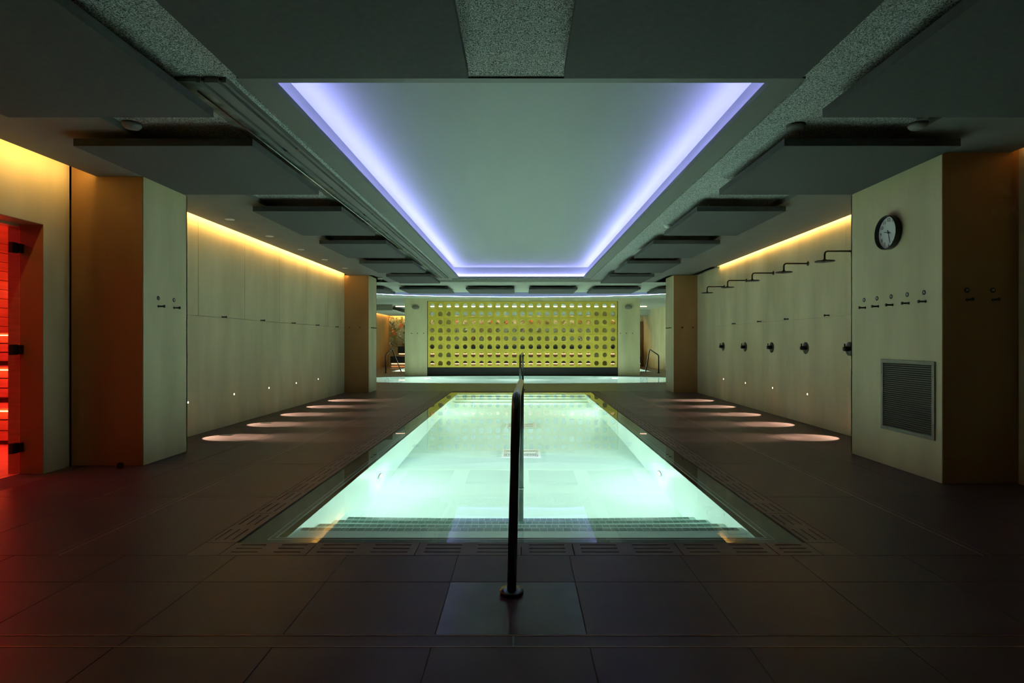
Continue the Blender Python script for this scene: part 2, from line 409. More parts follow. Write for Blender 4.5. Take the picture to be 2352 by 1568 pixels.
# ================================================================== lens-shaped pool
def basin(pts, depth, name, label):
    n = len(pts); mb = MB(); z = -0.03
    e = empty(name, (pts[0][0], pts[0][1], 0), label, 'pool'); ox, oy = pts[0]
    cx = sum(p[0] for p in pts) / n; cy = sum(p[1] for p in pts) / n
    vs = [(x - ox, y - oy, z) for x, y in pts] + [(x - ox, y - oy, -depth) for x, y in pts]
    fs = [(i, (i + 1) % n, n + (i + 1) % n, n + i) for i in range(n)] + [tuple(n + i for i in range(n))]
    mb.add(vs, fs); mb.build('basin', M_pool2, e)
    mb = MB(); k = 0.055
    out = [(x - ox, y - oy) for x, y in pts]
    inn = [(x - ox - (x - cx) * k / max(abs(x - cx), abs(y - cy), .1), y - oy - (y - cy) * k * 2 / max(abs(x - cx), abs(y - cy), .1)) for x, y in pts]
    vs = [(x, y, .004) for x, y in out] + [(x, y, .004) for x, y in inn] + [(x, y, -.05) for x, y in inn] + [(x, y, -.05) for x, y in out]
    fs = []
    for i in range(n):
        j = (i + 1) % n
        fs += [(i, j, n + j, n + i), (n + i, n + j, 2*n + j, 2*n + i), (2*n+i, 2*n+j, 3*n+j, 3*n+i), (3*n+i, 3*n+j, j, i)]
    mb.add(vs, fs); mb.build('coping', M_silltrim, e)
    return e
pts = [(EA * math.cos(2 * PI * i / 72), EY + EB * math.sin(2 * PI * i / 72)) for i in range(72)]
basin(pts, 1.3, 'curved_pool', 'curved mint-lit pool stretching across in front of the yellow block screen')
water_sheet([(x * .999, EY + (y - EY) * .997) for x, y in pts], 'clear water in the curved pool before the yellow screen')
pts3 = [(-RX, RY0), (RX, RY0), (RX, RY1), (-RX, RY1)]
basin(pts3, 1.2, 'rear_pool', 'mint-lit pool behind the yellow block screen')
water_sheet(pts3, 'clear water in the pool behind the yellow screen')
first = None
for x, yl, lab in ((-3.2, 0, 'bright underwater lamp in the curved pool below the pier at the left of the screen'), (3.2, 0, 'bright underwater lamp in the curved pool below the pier at the right of the screen')):
    yy = EY + ell(x) - 0.07
    if first is None:
        e = empty('pool_light', (0, 0, 0), lab, 'light', 'underwater lamps in the curved pool'); first = e
        MB().lathe([(0.0, 0.012), (0.09, 0.010), (0.10, 0.0)], 16).build('lens', E_star, e)
        MB().lathe([(0.10, 0.0), (0.10, 0.014), (0.13, 0.010), (0.135, 0.0)], 16).build('ring', M_chrome, e)
    else: e = copy_tree(first); e['label'] = lab
    e.matrix_world = frame('-Y', (x, yy, -0.75))
    glow((x, yy - .13, -0.72), STR['pool_far'] * .28)
    spot('pool_lamp_beam', (x, yy - .05, -0.75), (x * .8, yy - 1.0, -0.95), STR['pool_far'], MINT, 172, 0.35, 0.0)
spot('pool_lamp_beam', (0, EY + EB - .08, -0.75), (0, EY, -0.95), STR['pool_far'] * .5, MINT, 172, 0.35, 0.0)
for x in (-3.5, 0, 3.5):
    spot('pool_lamp_beam', (x, RY1 - .05, -0.6), (x, RY0, -0.9), STR['pool_back'], MINT, 172, 0.35, 0.0)

# ================================================================== WALLS
PT = 0.02
def clad(parent, s, xw, y0, y1, zlo, zhi, ys, gap=0.004, m=M_wall):
    """cladding panels standing PT proud of xw towards the room (s = -1 left wall, +1 right wall)"""
    js = [y0] + [y for y in ys if y0 + .05 < y < y1 - .05] + [y1]
    for a, b_ in zip(js[:-1], js[1:]):
        xa, xb = xw, xw - s * PT
        MB().box(min(xa, xb), a + gap / 2, zlo + gap / 2, max(xa, xb), b_ - gap / 2, zhi - gap / 2).build('wall_panel', m, parent)
wl = tag(MB().box(WLF - .15, 5.9, -.02, WLF - PT, 13.3, 3.05).build('wall_left', M_wallb), kind='structure')
JY = [5.95 + 1.2 * k for k in range(0, 7)]
clad(wl, -1, WLF - PT, 6.01, 13.06, 1.49, 2.98, JY, 0.008); clad(wl, -1, WLF - PT, 6.01, 13.06, 0.0, 1.49, [9.55], 0.003)
wr = tag(MB().box(WR + PT, -1.6, -.02, WR + .15, 13.3, 3.05).build('wall_right', M_wallb), kind='structure')
clad(wr, 1, WR + PT, 5.91, 13.06, 1.49, 2.98, [y - .05 for y in JY], 0.0025); clad(wr, 1, WR + PT, 5.91, 13.06, 0.0, 1.49, [9.5], 0.0025)
clad(wr, 1, WR + PT, -1.5, 4.63, 0.0, 2.98, [1.03, 2.23, 3.43], 0.0025)
# near left wall with the sauna doorway (opening Y 4.02-5.0, Z < 2.19)
DY0, DY1, DZ = 4.02, 5.0, 2.19
wn = tag(MB().box(WLN - .10, -1.6, -.02, WLN, DY0, 3.05).box(WLN - .10, DY0, DZ, WLN, DY1, 3.05).box(WLN - .10, DY1, -.02, WLN, 5.245, 3.05).build('wall_left', M_wall), kind='structure')
MB().box(WLN - .20, DY1 - .004, 0, WLN - .10, 5.20, 3.05).box(WLN - .10, DY1 - .004, 0, WLN - .001, DY1 - .0005, DZ - .0045).box(WLN - .10, DY0 + .004, DZ - .004, WLN - .001, DY1 - .0045, DZ - .0005).box(WLN - .20, DY0 - .2, 0, WLN - .10, DY0, 3.05).box(WLN - .20, DY0 + .001, DZ, WLN - .10, DY1 - .005, 3.05).build('door_reveal', M_front, wn)  # brown here puts the doorway's shade into the reveal colour
MB().box(WLN - .24, 5.201, 0, WLN - .015, 5.305, 3.05).box(WLN - .20, 5.19, 0, WLN - .12, 5.25, 3.05).build('shadow_gap', M_wall, wn)
tag(MB().box(-4.4, -1.75, -.02, 4.3, -1.6, 3.05).build('wall_back', mat('rear_dark_wall', (0.05, 0.045, 0.04), 0.7)), kind='structure')
# columns
def column(x0, x1, y0, y1, s, label):
    """s=-1: on the left (inner face +X side)"""
    e = empty('column', ((x0 + x1) / 2, y0, 0), label, 'column'); L = Matrix.Translation((-(x0 + x1) / 2, -y0, 0)); t = .015
    MB().box(x0 + t, y0 + t, 0, x1 - t, y1 - t, 2.9).build('core', M_dark, e, L)
    if s < 0:
        MB().box(x0, y0, .004, x1 - .006, y0 + t, 2.9).build('front_panel', M_front, e, L)
        MB().box(x1 - t, y0 + .004, .004, x1, y1, 2.9).build('side_panel', M_wall, e, L)
    else:
        MB().box(x0 + .006, y0, .004, x1, y0 + t, 2.9).build('front_panel', M_front, e, L)
        MB().box(x0, y0 + .004, .004, x0 + t, y1, 2.9).build('side_panel', M_wall, e, L)
    MB().box(x0, y1 - t, .004, x1, y1, 2.9).build('rear_panel', M_wall, e, L)
    return e
column(-4.20, -3.53, 5.31, 6.01, -1, 'square clad column beside the red-lit sauna door')
column(3.43, 4.05, 4.63, 5.91, 1, 'wide clad column carrying the round clock and the wall grille')
column(-4.06, -3.50, 13.06, 13.76, -1, 'square clad column at the far end of the panelled wall without showers')
column(3.50, 4.05, 13.06, 13.76, 1, 'square clad column at the far end of the shower wall')
# far side room
tag(MB().box(-6.65, 13.4, -.02, -6.5, 28.2, 3.05).build('wall_left', M_front), kind='structure')  # warm light on this wall is put into its brown colour
tag(MB().box(6.02, 13.4, -.02, 6.17, 28.2, 3.05).build('wall_right', M_wall), kind='structure')
tag(MB().box(-6.65, 13.3, -.02, -4.0, 13.5, 3.05).build('wall_left', M_wall), kind='structure')
tag(MB().box(4.0, 13.3, -.02, 6.17, 13.5, 3.05).build('wall_right', M_wall), kind='structure')
tag(MB().box(-6.65, 28.0, -.02, 6.17, 28.2, 3.05).build('wall_back', M_wall), kind='structure')

# ================================================================== yellow block screen and its piers
SY = 19.80; SXL, SXR = -3.245, 3.345; NCc, NR = 23, 8; bs = (SXR - SXL) / NCc; SZ0 = 0.297
sw = tag(MB().box(-4.05, SY, 0, SXL - .03, SY + .3, 2.70).box(SXR + .03, SY, 0, 4.14, SY + .3, 2.70).box(SXL - .03, SY, SZ0 + NR * bs + .01, SXR + .03, SY + .3, 2.70)
         .build('wall_far', M_wall), kind='structure')
MB().box(SXL - .03, SY + .02, 0, SXR + .03, SY + .28, SZ0 - .005).build('plinth', M_dark, sw)
scr = empty('block_screen', (0, SY, SZ0), 'yellow openwork wall of square blocks with round and arched holes beyond the pools', 'screen')
def block_mesh(arch):
    h = bs / 2; r = .082; N = 16; d = .14; hole = []; outer = []
    for k in range(N):
        q = 2 * PI * (k + .5) / N; c, s_ = math.cos(q), math.sin(q)
        if arch and s_ < 0:
            kk = r / max(abs(c), abs(s_)); hole.append((c * kk, s_ * kk))
        else: hole.append((r * c, r * s_))
        kk = (h - .0012) / max(abs(c), abs(s_)); outer.append((c * kk, s_ * kk))
    # square corners: snap the nearest outer points
    for i, (x, z) in enumerate(outer):
        if abs(abs(x) - abs(z)) < h * .45:
            pass
    corners = [(1, 1), (-1, 1), (-1, -1), (1, -1)]
    t = MB()
    vs = [(x, 0, z) for x, z in outer] + [(x, 0, z) for x, z in hole] + [(x, d, z) for x, z in outer] + [(x, d, z) for x, z in hole]
    fs = []
    for i in range(N):
        j = (i + 1) % N
        fs += [(i, j, N + j, N + i), (2*N + j, 2*N + i, 3*N + i, 3*N + j), (N + i, N + j, 3*N + j, 3*N + i), (j, i, 2*N + i, 2*N + j)]
    t.add(vs, fs)
    # corner triangles between the two outer points that straddle each corner
    hh = h - .0012
    for cx, cz in corners:
        near = sorted(range(N), key=lambda i: abs(outer[i][0] - cx * hh) + abs(outer[i][1] - cz * hh))[:2]
        a, b_ = outer[near[0]], outer[near[1]]
        t.add([(a[0], 0, a[1]), (b_[0], 0, b_[1]), (cx * hh, 0, cz * hh), (a[0], d, a[1]), (b_[0], d, b_[1]), (cx * hh, d, cz * hh)], [(0, 1, 2), (3, 4, 5), (0, 2, 5, 3), (1, 2, 5, 4)])
    me = t.mesh('block', M_yellow)
    bmx = bmesh.new(); bmx.from_mesh(me); bmesh.ops.remove_doubles(bmx, verts=bmx.verts, dist=1e-5); bmesh.ops.recalc_face_normals(bmx, faces=bmx.faces); bmx.to_mesh(me); bmx.free()
    return me
BMs = [block_mesh(True), block_mesh(False)]
for r in range(NR):
    for c in range(NCc):
        inst(BMs[(r + c) % 2], 'block', scr, (SXL + (c + .5) * bs, random.uniform(0, .003), (NR - 1 - r + .5) * bs))
for s in (-1, 1):
    MB().box((-3.09 if s < 0 else 2.60), SY + .9, 0, (-2.49 if s < 0 else 3.20), SY + 1.4, 2.42).build('post', mat('pale_plaster', (.80, .80, .66), .7), tag(empty('pillar', (0, 0, 0)), 'plain clad pillar standing behind the yellow screen, near its %s end' % ('left' if s < 0 else 'right'), 'column'))

# ================================================================== CEILING
HY0, HY1, HX = 3.45, 14.35, 1.74           # hole in the sprayed slab for the light coffer
ce = MB()
ce.box(-3.92, -1.7, ZC, 3.96, HY0, ZC + .05); ce.box(-3.92, HY0, ZC, -HX, HY1, ZC + .05); ce.box(HX, HY0, ZC, 3.96, HY1, ZC + .05); ce.box(-3.92, HY1, ZC, 3.96, 14.7, ZC + .05)
ce.add([(-1.74, 2.5, ZC), (1.74, 2.5, ZC), (1.74, 3.312, 2.70), (-1.74, 3.312, 2.70), (-1.74, 3.312, ZC), (1.74, 3.312, ZC)], [(0, 3, 2, 1), (2, 3, 4, 5), (1, 2, 5), (0, 4, 3)])
ce = tag(ce.build('ceiling', M_rough), kind='structure')
MB().box(-HX - .02, HY0 - .0, ZC + .05, -HX, HY1, 3.2).box(HX, HY0, ZC + .05, HX + .02, HY1, 3.2).box(-HX, HY1, ZC + .05, HX, HY1 + .02, 3.2).box(-HX, HY0 - .02, ZC + .05, HX, HY0, 3.2).box(-HX - .02, HY0, 3.2, HX + .02, HY1, 3.22).build('ceiling_well', M_rough, ce)
# roof over everything (dark)
tag(MB().box(-7, -1.8, 3.3, 7, 28.4, 3.4).build('ceiling', M_dark), kind='structure')
# side soffits with the cove slot by the walls
so = MB()
so.box(-3.96, -1.6, ZS, -2.9, 14.56, ZC); so.box(2.9, -1.6, ZS, 3.99, 14.56, ZC)
so.box(-3.96, -1.6, ZC, -3.93, 13.3, 2.98); so.box(3.96, -1.6, ZC, 3.985, 13.3, 2.98)
so.box(-4.3, -1.6, 2.98, -3.93, 13.3, 3.0); so.box(3.97, -1.6, 2.98, 4.2, 13.3, 3.0)
so.box(-4.2, 13.06, ZS, -3.4, 14.56, ZC + .25); so.box(3.4, 13.06, ZS, 4.2, 14.56, ZC + .25)
so.box(3.9, 11.6, ZS, 4.05, 13.06, ZC + .2)
so.build('soffit', M_soffit, ce)
# far soffit with the curved recess (flat near edge, bowed far edge)
QA, QB, QY, QN = 5.0, 1.95, 17.55, 17.45
mb = MB(); n = 80; XX = [-6.5 + 12.55 * i / n for i in range(n + 1)]; XX = sorted(set(XX + [-QA, QA]))
for a, b_ in zip(XX[:-1], XX[1:]):
    ea, eb = ell(a, QA, QB), ell(b_, QA, QB)
    if abs((a + b_) / 2) < QA:
        for (p, q, r, s_) in ((14.56, QN, QN, 14.56), (QY + ea, 23.0, 23.0, QY + eb)):
            mb.add([(a, p, ZS), (a, q, ZS), (b_, r, ZS), (b_, s_, ZS)], [(0, 1, 2, 3)])
    else: mb.add([(a, 14.56, ZS), (a, 23, ZS), (b_, 23, ZS), (b_, 14.56, ZS)], [(0, 1, 2, 3)])
mb.box(-6.5, 23.0, ZS, 6.05, 26.6, ZS + .03); mb.box(-6.38, 26.6, 2.46, 6.05, 27.75, 2.5); mb.box(-6.38, 23.0, 2.46, -5.2, 26.6, 2.5); mb.box(-6.38, 23.0, 2.5, -6.36, 27.75, ZS); mb.box(-6.5, 22.98, 2.46, -5.2, 23.0, ZS); mb.box(-6.5, 26.58, 2.46, 6.05, 26.6, ZS + .03)
mb.box(-6.5, 27.86, 2.53, 6.05, 27.99, 3.3)
mb.box(-2.9, 14.5, ZS + .001, 2.9, 14.56, ZC)
mb.box(-6.5, 13.76, ZS, -4.0, 14.56, ZS + .03); mb.box(4.0, 13.76, ZS, 6.05, 14.56, ZS + .03)
mb.build('soffit', noisy('far_soffit', (0.44, 0.47, 0.40), (0.48, 0.51, 0.44), nscale=3, rough=0.7), ce)
K = 48
def ering(d, z):
    far = [(-(QA + d) * math.cos(PI * i / K), QY + (QB + d) * math.sin(PI * i / K), z) for i in range(K + 1)]
    return far + [((QA + d), QN - d, z), (-(QA + d), QN - d, z)]
def loft(mbx, A, B):
    n = len(A); mbx.add(A + B, [(i, (i + 1) % n, n + (i + 1) % n, n + i) for i in range(n)])
LH = .018
mb = MB(); loft(mb, ering(0, ZS), ering(0, ZS + LH)); loft(mb, ering(0, ZS + LH), ering(.12, ZS + LH))
loft(mb, ering(.12, ZS + LH), ering(.12, 2.95)); A = ering(.12, 2.95); mb.add(A, [tuple(range(len(A)))])
mb.build('curved_recess', M_coffer, ce)
mb = MB(); A, B = ering(.055, ZS + LH + .006), ering(.075, ZS + LH + .014); A, B = A[:K+1], B[:K+1]
mb.add(A + B, [(i, i + 1, K + 1 + i + 1, K + 1 + i) for i in range(K)])
tag(mb.build('led_strip', E_vfar), 'cool white light line around the curved ceiling recess over the curved pool', 'light')
# main coffer: frame, recess walls, lid
CX, CW, CY0, CY1, LZ = 1.48, 1.60, 3.37, 13.50, ZS - .01
LT = LZ + .04
mb = MB(); ring(mb, -CX, CY0, CX, CY1, -1.66, 3.315, 1.66, 13.60, LZ, LT); mb.build('coffer_frame', M_raft, ce)
mb = MB(); z2 = 2.955
ring(mb, -CW, CY0 - .02, CW, CY1 + .09, -1.66, 3.32, 1.66, 13.60, LT, z2 + .02)
mb.box(-1.66, 3.32, z2, 1.66, 13.60, z2 + .03)
mb.build('coffer_recess', M_coffer, ce)
lz = LT + .004
vg = 'violet light lines hidden in the long ceiling recess'
strip((-1.555, CY0 + .02, lz), (-1.555, CY1 + .05, lz), (.03, 0, 0), E_violet, 'violet light line along the left edge of the ceiling recess', vg, 24)
strip((1.555, CY0 + .02, lz), (1.555, CY1 + .05, lz), (.03, 0, 0), E_violet, 'violet light line along the right edge of the ceiling recess', vg, 24)
strip((-1.54, CY1 + .068, lz), (1.54, CY1 + .068, lz), (0, .03, 0), E_violet, 'violet light line across the far end of the ceiling recess', vg, 8)
# cove strips by the walls
cg = 'warm light lines in the ceiling slots'
strip((-3.965, 6.05, 2.742), (-3.965, 13.0, 2.742), (0, 0, .03), E_cove, 'warm light line above the panelled wall without showers', cg, 20)
strip((3.995, 6.0, 2.735), (3.995, 11.75, 2.735), (0, 0, .02), E_cove, 'warm light line above the shower wall', cg, 18)
strip((-3.965, 0.5, 2.755), (-3.965, 5.24, 2.755), (0, 0, .03), E_cove_near, 'warm light line above the sauna door', cg, 14)
strip((3.995, 3.3, 2.76), (3.995, 4.55, 2.76), (0, 0, .02), emit('warm_fill_dim', (1.0, .42, .1), 16.0), 'added dim warm strip tinting the front of the clock column orange', cg, 4)  # short strip added to make the orange patch on the column front

# hanging acoustic panels
def hang(x0, x1, y0, y1, label, group):
    e = empty('ceiling_panel', ((x0 + x1) / 2, (y0 + y1) / 2, ZP), label, 'ceiling panel', group)
    hx, hy = (x1 - x0) / 2, (y1 - y0) / 2
    MB().box(-hx, -hy, 0, hx, hy, .055).build('slab', M_panel, e)
    for sx_ in (-1, 1):
        for sy_ in (-1, 1):
            MB().tube([(sx_ * (hx - .16), sy_ * (hy - .1), .055), (sx_ * (hx - .16), sy_ * (hy - .1), ZC - ZP - (.05 if (abs(x0) > 2.9 or y0 > 14.5) else 0))], .003, 6).build('wire', M_chrome, e)
rows = [(2.20, 3.66), (4.19, 5.57), (6.27, 7.70), (8.34, 9.73), (10.40, 11.80), (12.46, 13.90), (15.40, 16.80)]
for i, (a, b_) in enumerate(rows):
    wide = i in (0, 1, 6)
    hang(-3.30 if wide else -2.96, -1.98, a, b_, 'dark felt ceiling panel, %s from the camera in the row along the metal duct' % ORD[i], 'acoustic panels in the row along the duct')
    hang(1.94, (3.24 if wide else 2.92), a, b_, 'dark felt ceiling panel, %s from the camera in the row towards the showers' % ORD[i], 'acoustic panels in the row towards the showers')
hang(-1.55, -.29, 1.70, 3.12, 'dark felt ceiling panel at the top of the photo, left of the bare sprayed strip', 'middle acoustic panels')
hang(.235, 1.54, 1.70, 3.12, 'dark felt ceiling panel at the top of the photo, right of the bare sprayed strip', 'middle acoustic panels')
hang(-1.50, -.19, 15.40, 16.80, 'middle felt panel before the curved pool, left of the ceiling gap', 'middle acoustic panels')
hang(.22, 1.53, 15.40, 16.80, 'middle felt panel before the curved pool, right of the ceiling gap', 'middle acoustic panels')
hang(-5.1, -3.72, 15.40, 16.80, 'felt panel half hidden behind the far left column', 'outer acoustic panels')
hang(3.72, 5.1, 15.40, 16.80, 'felt panel half hidden behind the far right column', 'outer acoustic panels')

# slot diffuser duct on the left of the coffer
du = empty('air_duct', (-1.95, 3.42, ZS), 'long metal air duct with two black slots running beside the lit ceiling recess', 'duct')
L = Matrix.Translation((1.95, -3.42, -ZS))
MB().box(-2.09, 3.42, ZS + .022, -1.955, 13.9, ZC - .002).build('duct_casing', M_galv, du, L)
d = MB()
for a, b_ in ((-1.955, -1.93), (-1.905, -1.825), (-1.80, -1.775)): d.box(a, 3.42, ZS + .015, b_, 13.9, ZC - .002)
d.build('slot_plate', M_soffit, du, L)
for xx in (-1.93, -1.825):
    MB().box(xx, 3.43, ZS + .032, xx + .025, 13.88, ZC - .003).build('slot', M_black, du, L)
    k = 0
    for yk in [4.6 + 1.17 * i for i in range(8)]:
        MB().box(xx, yk, ZS + .014, xx + .025, yk + .05, ZS + .03).build('slot_bridge', M_chrome, du, L)
MB().tube([(-1.99, 3.5, ZS), (-1.99, 13.7, ZS)], .006, 8).build('cable_pipe', M_chrome, du, L)
for i in range(26):
    pass

# ================================================================== hooks and number discs
def hook_src():
    e = empty('wall_hook', (0, 0, 0), '', 'hook')
    MB().lathe([(0.012, 0.0), (0.012, 0.004)], 12).build('base_plate', M_black, e)
    MB().lathe([(0.008, 0.004), (0.008, 0.055)], 10).build('peg', M_black, e)
    MB().lathe([(0.008, 0.055), (0.014, 0.056), (0.014, 0.064), (0.0, 0.065)], 12).build('knob', M_bronze, e)
    return e
H0 = hook_src(); used = [False]
def hook(n, loc, label, group):
    e = H0 if not used[0] else copy_tree(H0); used[0] = True
    e.matrix_world = frame(n, loc); e['label'] = label; e['group'] = group
def text_mesh(s, size, m, name='number', width=1.0):
    c = bpy.data.curves.new('t', 'FONT'); c.body = s; c.size = size; c.align_x = 'CENTER'; c.align_y = 'CENTER'; c.extrude = 0.0006; c.resolution_u = 3
    t = bpy.data.objects.new('t', c); COL.objects.link(t); bpy.context.view_layer.update()
    me = bpy.data.meshes.new_from_object(t.evaluated_get(bpy.context.evaluated_depsgraph_get())); bpy.data.objects.remove(t)
    me.materials.clear(); me.materials.append(m); me.name = name
    return me
def disc(n, loc, s, label, group):
    e = empty('number_disc', (0, 0, 0), label, 'sign', group, M=frame(n, loc))
    MB().lathe([(0.021, 0.0), (0.021, 0.003)], 20).build('plate', M_black, e)
    o = bpy.data.objects.new('number', text_mesh(s, .025, M_white)); COL.objects.link(o); o.parent = e; o.location = (0, 0, .0036)
rh = [5.685, 5.48, 5.27, 5.05, 4.84]
for i, y in enumerate(rh):
    k = 5 - i
    hook('-X', (3.43, y - .02, 1.50), 'black peg hook on the clock column, %s from its outer corner' % ('first' if k == 1 else ORD[k - 1]), 'hooks under the clock')
    disc('-X', (3.43, y, 1.578), str(32 + i), 'small round black number disc %d above a hook on the clock column' % (32 + i) if 0 else 'small black number disc above the hook on the clock column, %s from its outer corner' % ('first' if k == 1 else ORD[k - 1]), 'number discs under the clock')
for i, x in enumerate((3.63, 3.84)):
    wd = ('nearer the clock', 'nearer the room corner')[i]
    hook('-Y', (x, 4.63, 1.50), 'black peg hook on the dark end face of the clock column, %s' % wd, 'hooks on the dark column face')
    disc('-Y', (x, 4.63, 1.578), str(37 + i), 'number disc on the dark end face of the clock column, %s' % wd, 'number discs on the dark column face')
for i, y in enumerate((5.53, 5.78)):
    wd = ('nearer the camera', 'farther from the camera')[i]
    hook('+X', (-3.53, y, 1.505), 'black peg hook on the column by the sauna door, %s' % wd, 'hooks on the sauna column')
    disc('+X', (-3.53, y, 1.585), str(11 + i), 'number disc on the column by the sauna door, %s' % wd, 'number discs on the sauna column')
for i, y in enumerate((7.72, 8.87, 10.07, 11.25, 12.45)):
    hook('+X', (WLF, y, 1.50), 'black peg hook on the panelled wall without showers, %s from the camera' % ORD[i], 'hooks on the panelled wall')
for i, y in enumerate((7.48, 8.62, 9.60, 10.75)):
    hook('-X', (WR, y, 1.51), 'black peg hook on the shower wall, %s from the camera' % ORD[i], 'hooks on the shower wall')
for s in (-1, 1):
    nm = 'panelled-wall' if s < 0 else 'shower-wall'
    for i, x in enumerate((3.93, 3.69)):
        hook('-Y', (s * x, 13.06, 1.50), 'small hook on the shaded face of the far %s column, %s the wall' % (nm, ('nearer', 'farther from')[i]), 'hooks on the far columns')
    for i, y in enumerate((13.25, 13.5)):
        hook('+X' if s < 0 else '-X', (s * 3.5, y, 1.50), 'small hook on the lit side of the far %s column, %s' % (nm, ('nearer the camera', 'farther away')[i]), 'hooks on the far columns')
    for i, x in enumerate((3.42, 3.63, 3.84)):
        hook('-Y', (s * x + .03, SY, 1.48), 'tiny hook on the pier at the %s of the yellow screen, %s from the screen' % ('left' if s < 0 else 'right', ('first', 'second', 'third')[i]), 'hooks on the screen piers')

# ================================================================== clock
ck = empty('wall_clock', (0, 0, 0), 'round black-rimmed wall clock with white dial on the wide column', 'clock', M=frame('-X', (3.43, 5.27, 2.17)))
R = .158
MB().lathe([(R * .93, 0), (R, .01), (R, .055), (R * .985, .06), (R * .955, .06), (R * .945, .045), (R * .94, .02)], 48).build('rim', M_black, ck)
MB().lathe([(R * .945, .018), (R * .945, .022)], 48).build('dial', M_white, ck)
for h in range(1, 13):
    q = PI / 2 - h * PI / 6
    o = bpy.data.objects.new('numeral', text_mesh(str(h), .045, M_black, 'numeral')); COL.objects.link(o); o.parent = ck
    o.location = (math.cos(q) * R * .74, math.sin(q) * R * .74, .0228)
def hand(ang, l, wd, z, name):
    q = PI / 2 - ang; t = MB(); c, s_ = math.cos(q), math.sin(q); p = [(-.025, -wd), (-.025, wd), (l, wd * .6), (l, -wd * .6)]
    P = [(a * c - b * s_, a * s_ + b * c) for a, b in p]
    t.add([(x, y, z) for x, y in P] + [(x, y, z + .0015) for x, y in P], [(0, 1, 2, 3), (7, 6, 5, 4), (0, 4, 5, 1), (1, 5, 6, 2), (2, 6, 7, 3), (3, 7, 4, 0)])
    t.build(name, M_black, ck)
hand((9 + 28 / 60) * PI / 6, .065, .0038, .026, 'hour_hand'); hand(28 * PI / 30, .10, .003, .028, 'minute_hand'); hand(26.6 * PI / 30, .105, .0008, .030, 'second_hand')
MB().lathe([(0.007, .024), (0.007, .033)], 12).build('pivot', M_black, ck)

# ================================================================== air grille on the right column
g = empty('wall_grille', (0, 0, 0), 'grey louvred air grille set low in the clock column', 'vent', M=frame('-X', (3.43, 5.054, .6675)))
hw, hh, fw = .35, .3275, .032
MB().box(-hw, -hh, 0, hw, -hh + fw, .014).box(-hw, hh - fw, 0, hw, hh, .014).box(-hw, -hh + fw, 0, -hw + fw, hh - fw, .014).box(hw - fw, -hh + fw, 0, hw, hh - fw, .014).build('frame', M_grille, g, bevel=.002)
MB().box(-hw + fw, -hh + fw, .0005, hw - fw, hh - fw, .0015).build('backing', M_dark, g)
NS = 32; st = (2 * hh - 2 * fw) / NS
sl = MB(); y0 = 0
sl.add([(-hw + fw, .002, .003), (hw - fw, .002, .003), (hw - fw, st * .55, .012), (-hw + fw, st * .55, .012), (-hw + fw, .0, .005), (hw - fw, .0, .005), (hw - fw, st * .52, .014), (-hw + fw, st * .52, .014)],
       [(0, 1, 2, 3), (7, 6, 5, 4), (0, 4, 5, 1), (2, 6, 7, 3), (1, 5, 6, 2), (0, 3, 7, 4)])
slm = sl.mesh('slat', M_grille)
for k in range(NS): inst(slm, 'slat', g, (0, -hh + fw + k * st, 0))
for x, y in ((-.24, hh - .016), (.24, hh - .016), (-.24, -hh + .016), (.24, -hh + .016), (-hw + .016, .2), (hw - .016, .2), (-hw + .016, -.2), (hw - .016, -.2)):
    MB().lathe([(.004, .014), (.003, .0155)], 8, Matrix.Translation((x, y, 0))).build('screw', M_black, g)

# ================================================================== showers
YS = [6.95, 8.03, 9.13, 10.22, 11.34]
sh0 = empty('wall_shower', (0, 0, 0), '', 'shower'); 
MB().lathe([(.033, 0), (.033, .006), (.014, .010)], 16).build('flange', M_bronze, sh0)
arm = [(0, 0, .0), (0, 0, .30)] + [(0, -.04 + .04 * math.cos(a), .30 + .04 * math.sin(a)) for a in [PI / 10 * k for k in range(1, 6)]] + [(0, -.10, .34)]
MB().tube(arm, .011, 10).build('arm', M_bronze, sh0)
MZ = Matrix.Translation((0, -.1, .34)) @ Matrix.Rotation(PI / 2, 4, 'X')
MB().lathe([(.022, 0), (.018, .012), (.112, .02), (.114, .028), (.0, .03)], 28, MZ).build('rose', M_bronze, sh0)
nz = MB()
for rr, cnt in ((.03, 6), (.055, 12), (.08, 18), (.10, 24)):
    for k in range(cnt):
        q = 2 * PI * k / cnt; nz.lathe([(.0028, .029), (.002, .035)], 5, MZ @ Matrix.Translation((rr * math.cos(q), rr * math.sin(q), 0)))
tag(nz.build('nozzle', mat('nozzle_rubber', (.25, .25, .24), .6), sh0), kind='stuff')
va0 = empty('shower_valve', (0, 0, 0), '', 'tap')
MB().lathe([(.085, 0), (.085, .005), (.082, .007), (0, .007)], 32).build('plate', M_bronze, va0)
MB().lathe([(.030, .007), (.030, .045), (.026, .075), (0, .076)], 20).build('knob', M_black, va0)
MB().box(-.006, .0, .055, .006, .065, .068).build('lever', M_black, va0)
for i, y in enumerate(YS):
    a = sh0 if i == 0 else copy_tree(sh0); a.matrix_world = frame('-X', (WR, y, 2.27))
    a['label'] = 'round rain shower head on a wall arm, %s from the camera' % ORD[i]; a['group'] = 'rain shower heads on the shower wall'
    a = va0 if i == 0 else copy_tree(va0); a.matrix_world = frame('-X', (WR, y + .06, 1.075))
    a['label'] = 'round shower valve with a short lever, %s from the camera' % ORD[i]; a['group'] = 'shower valves on the shower wall'

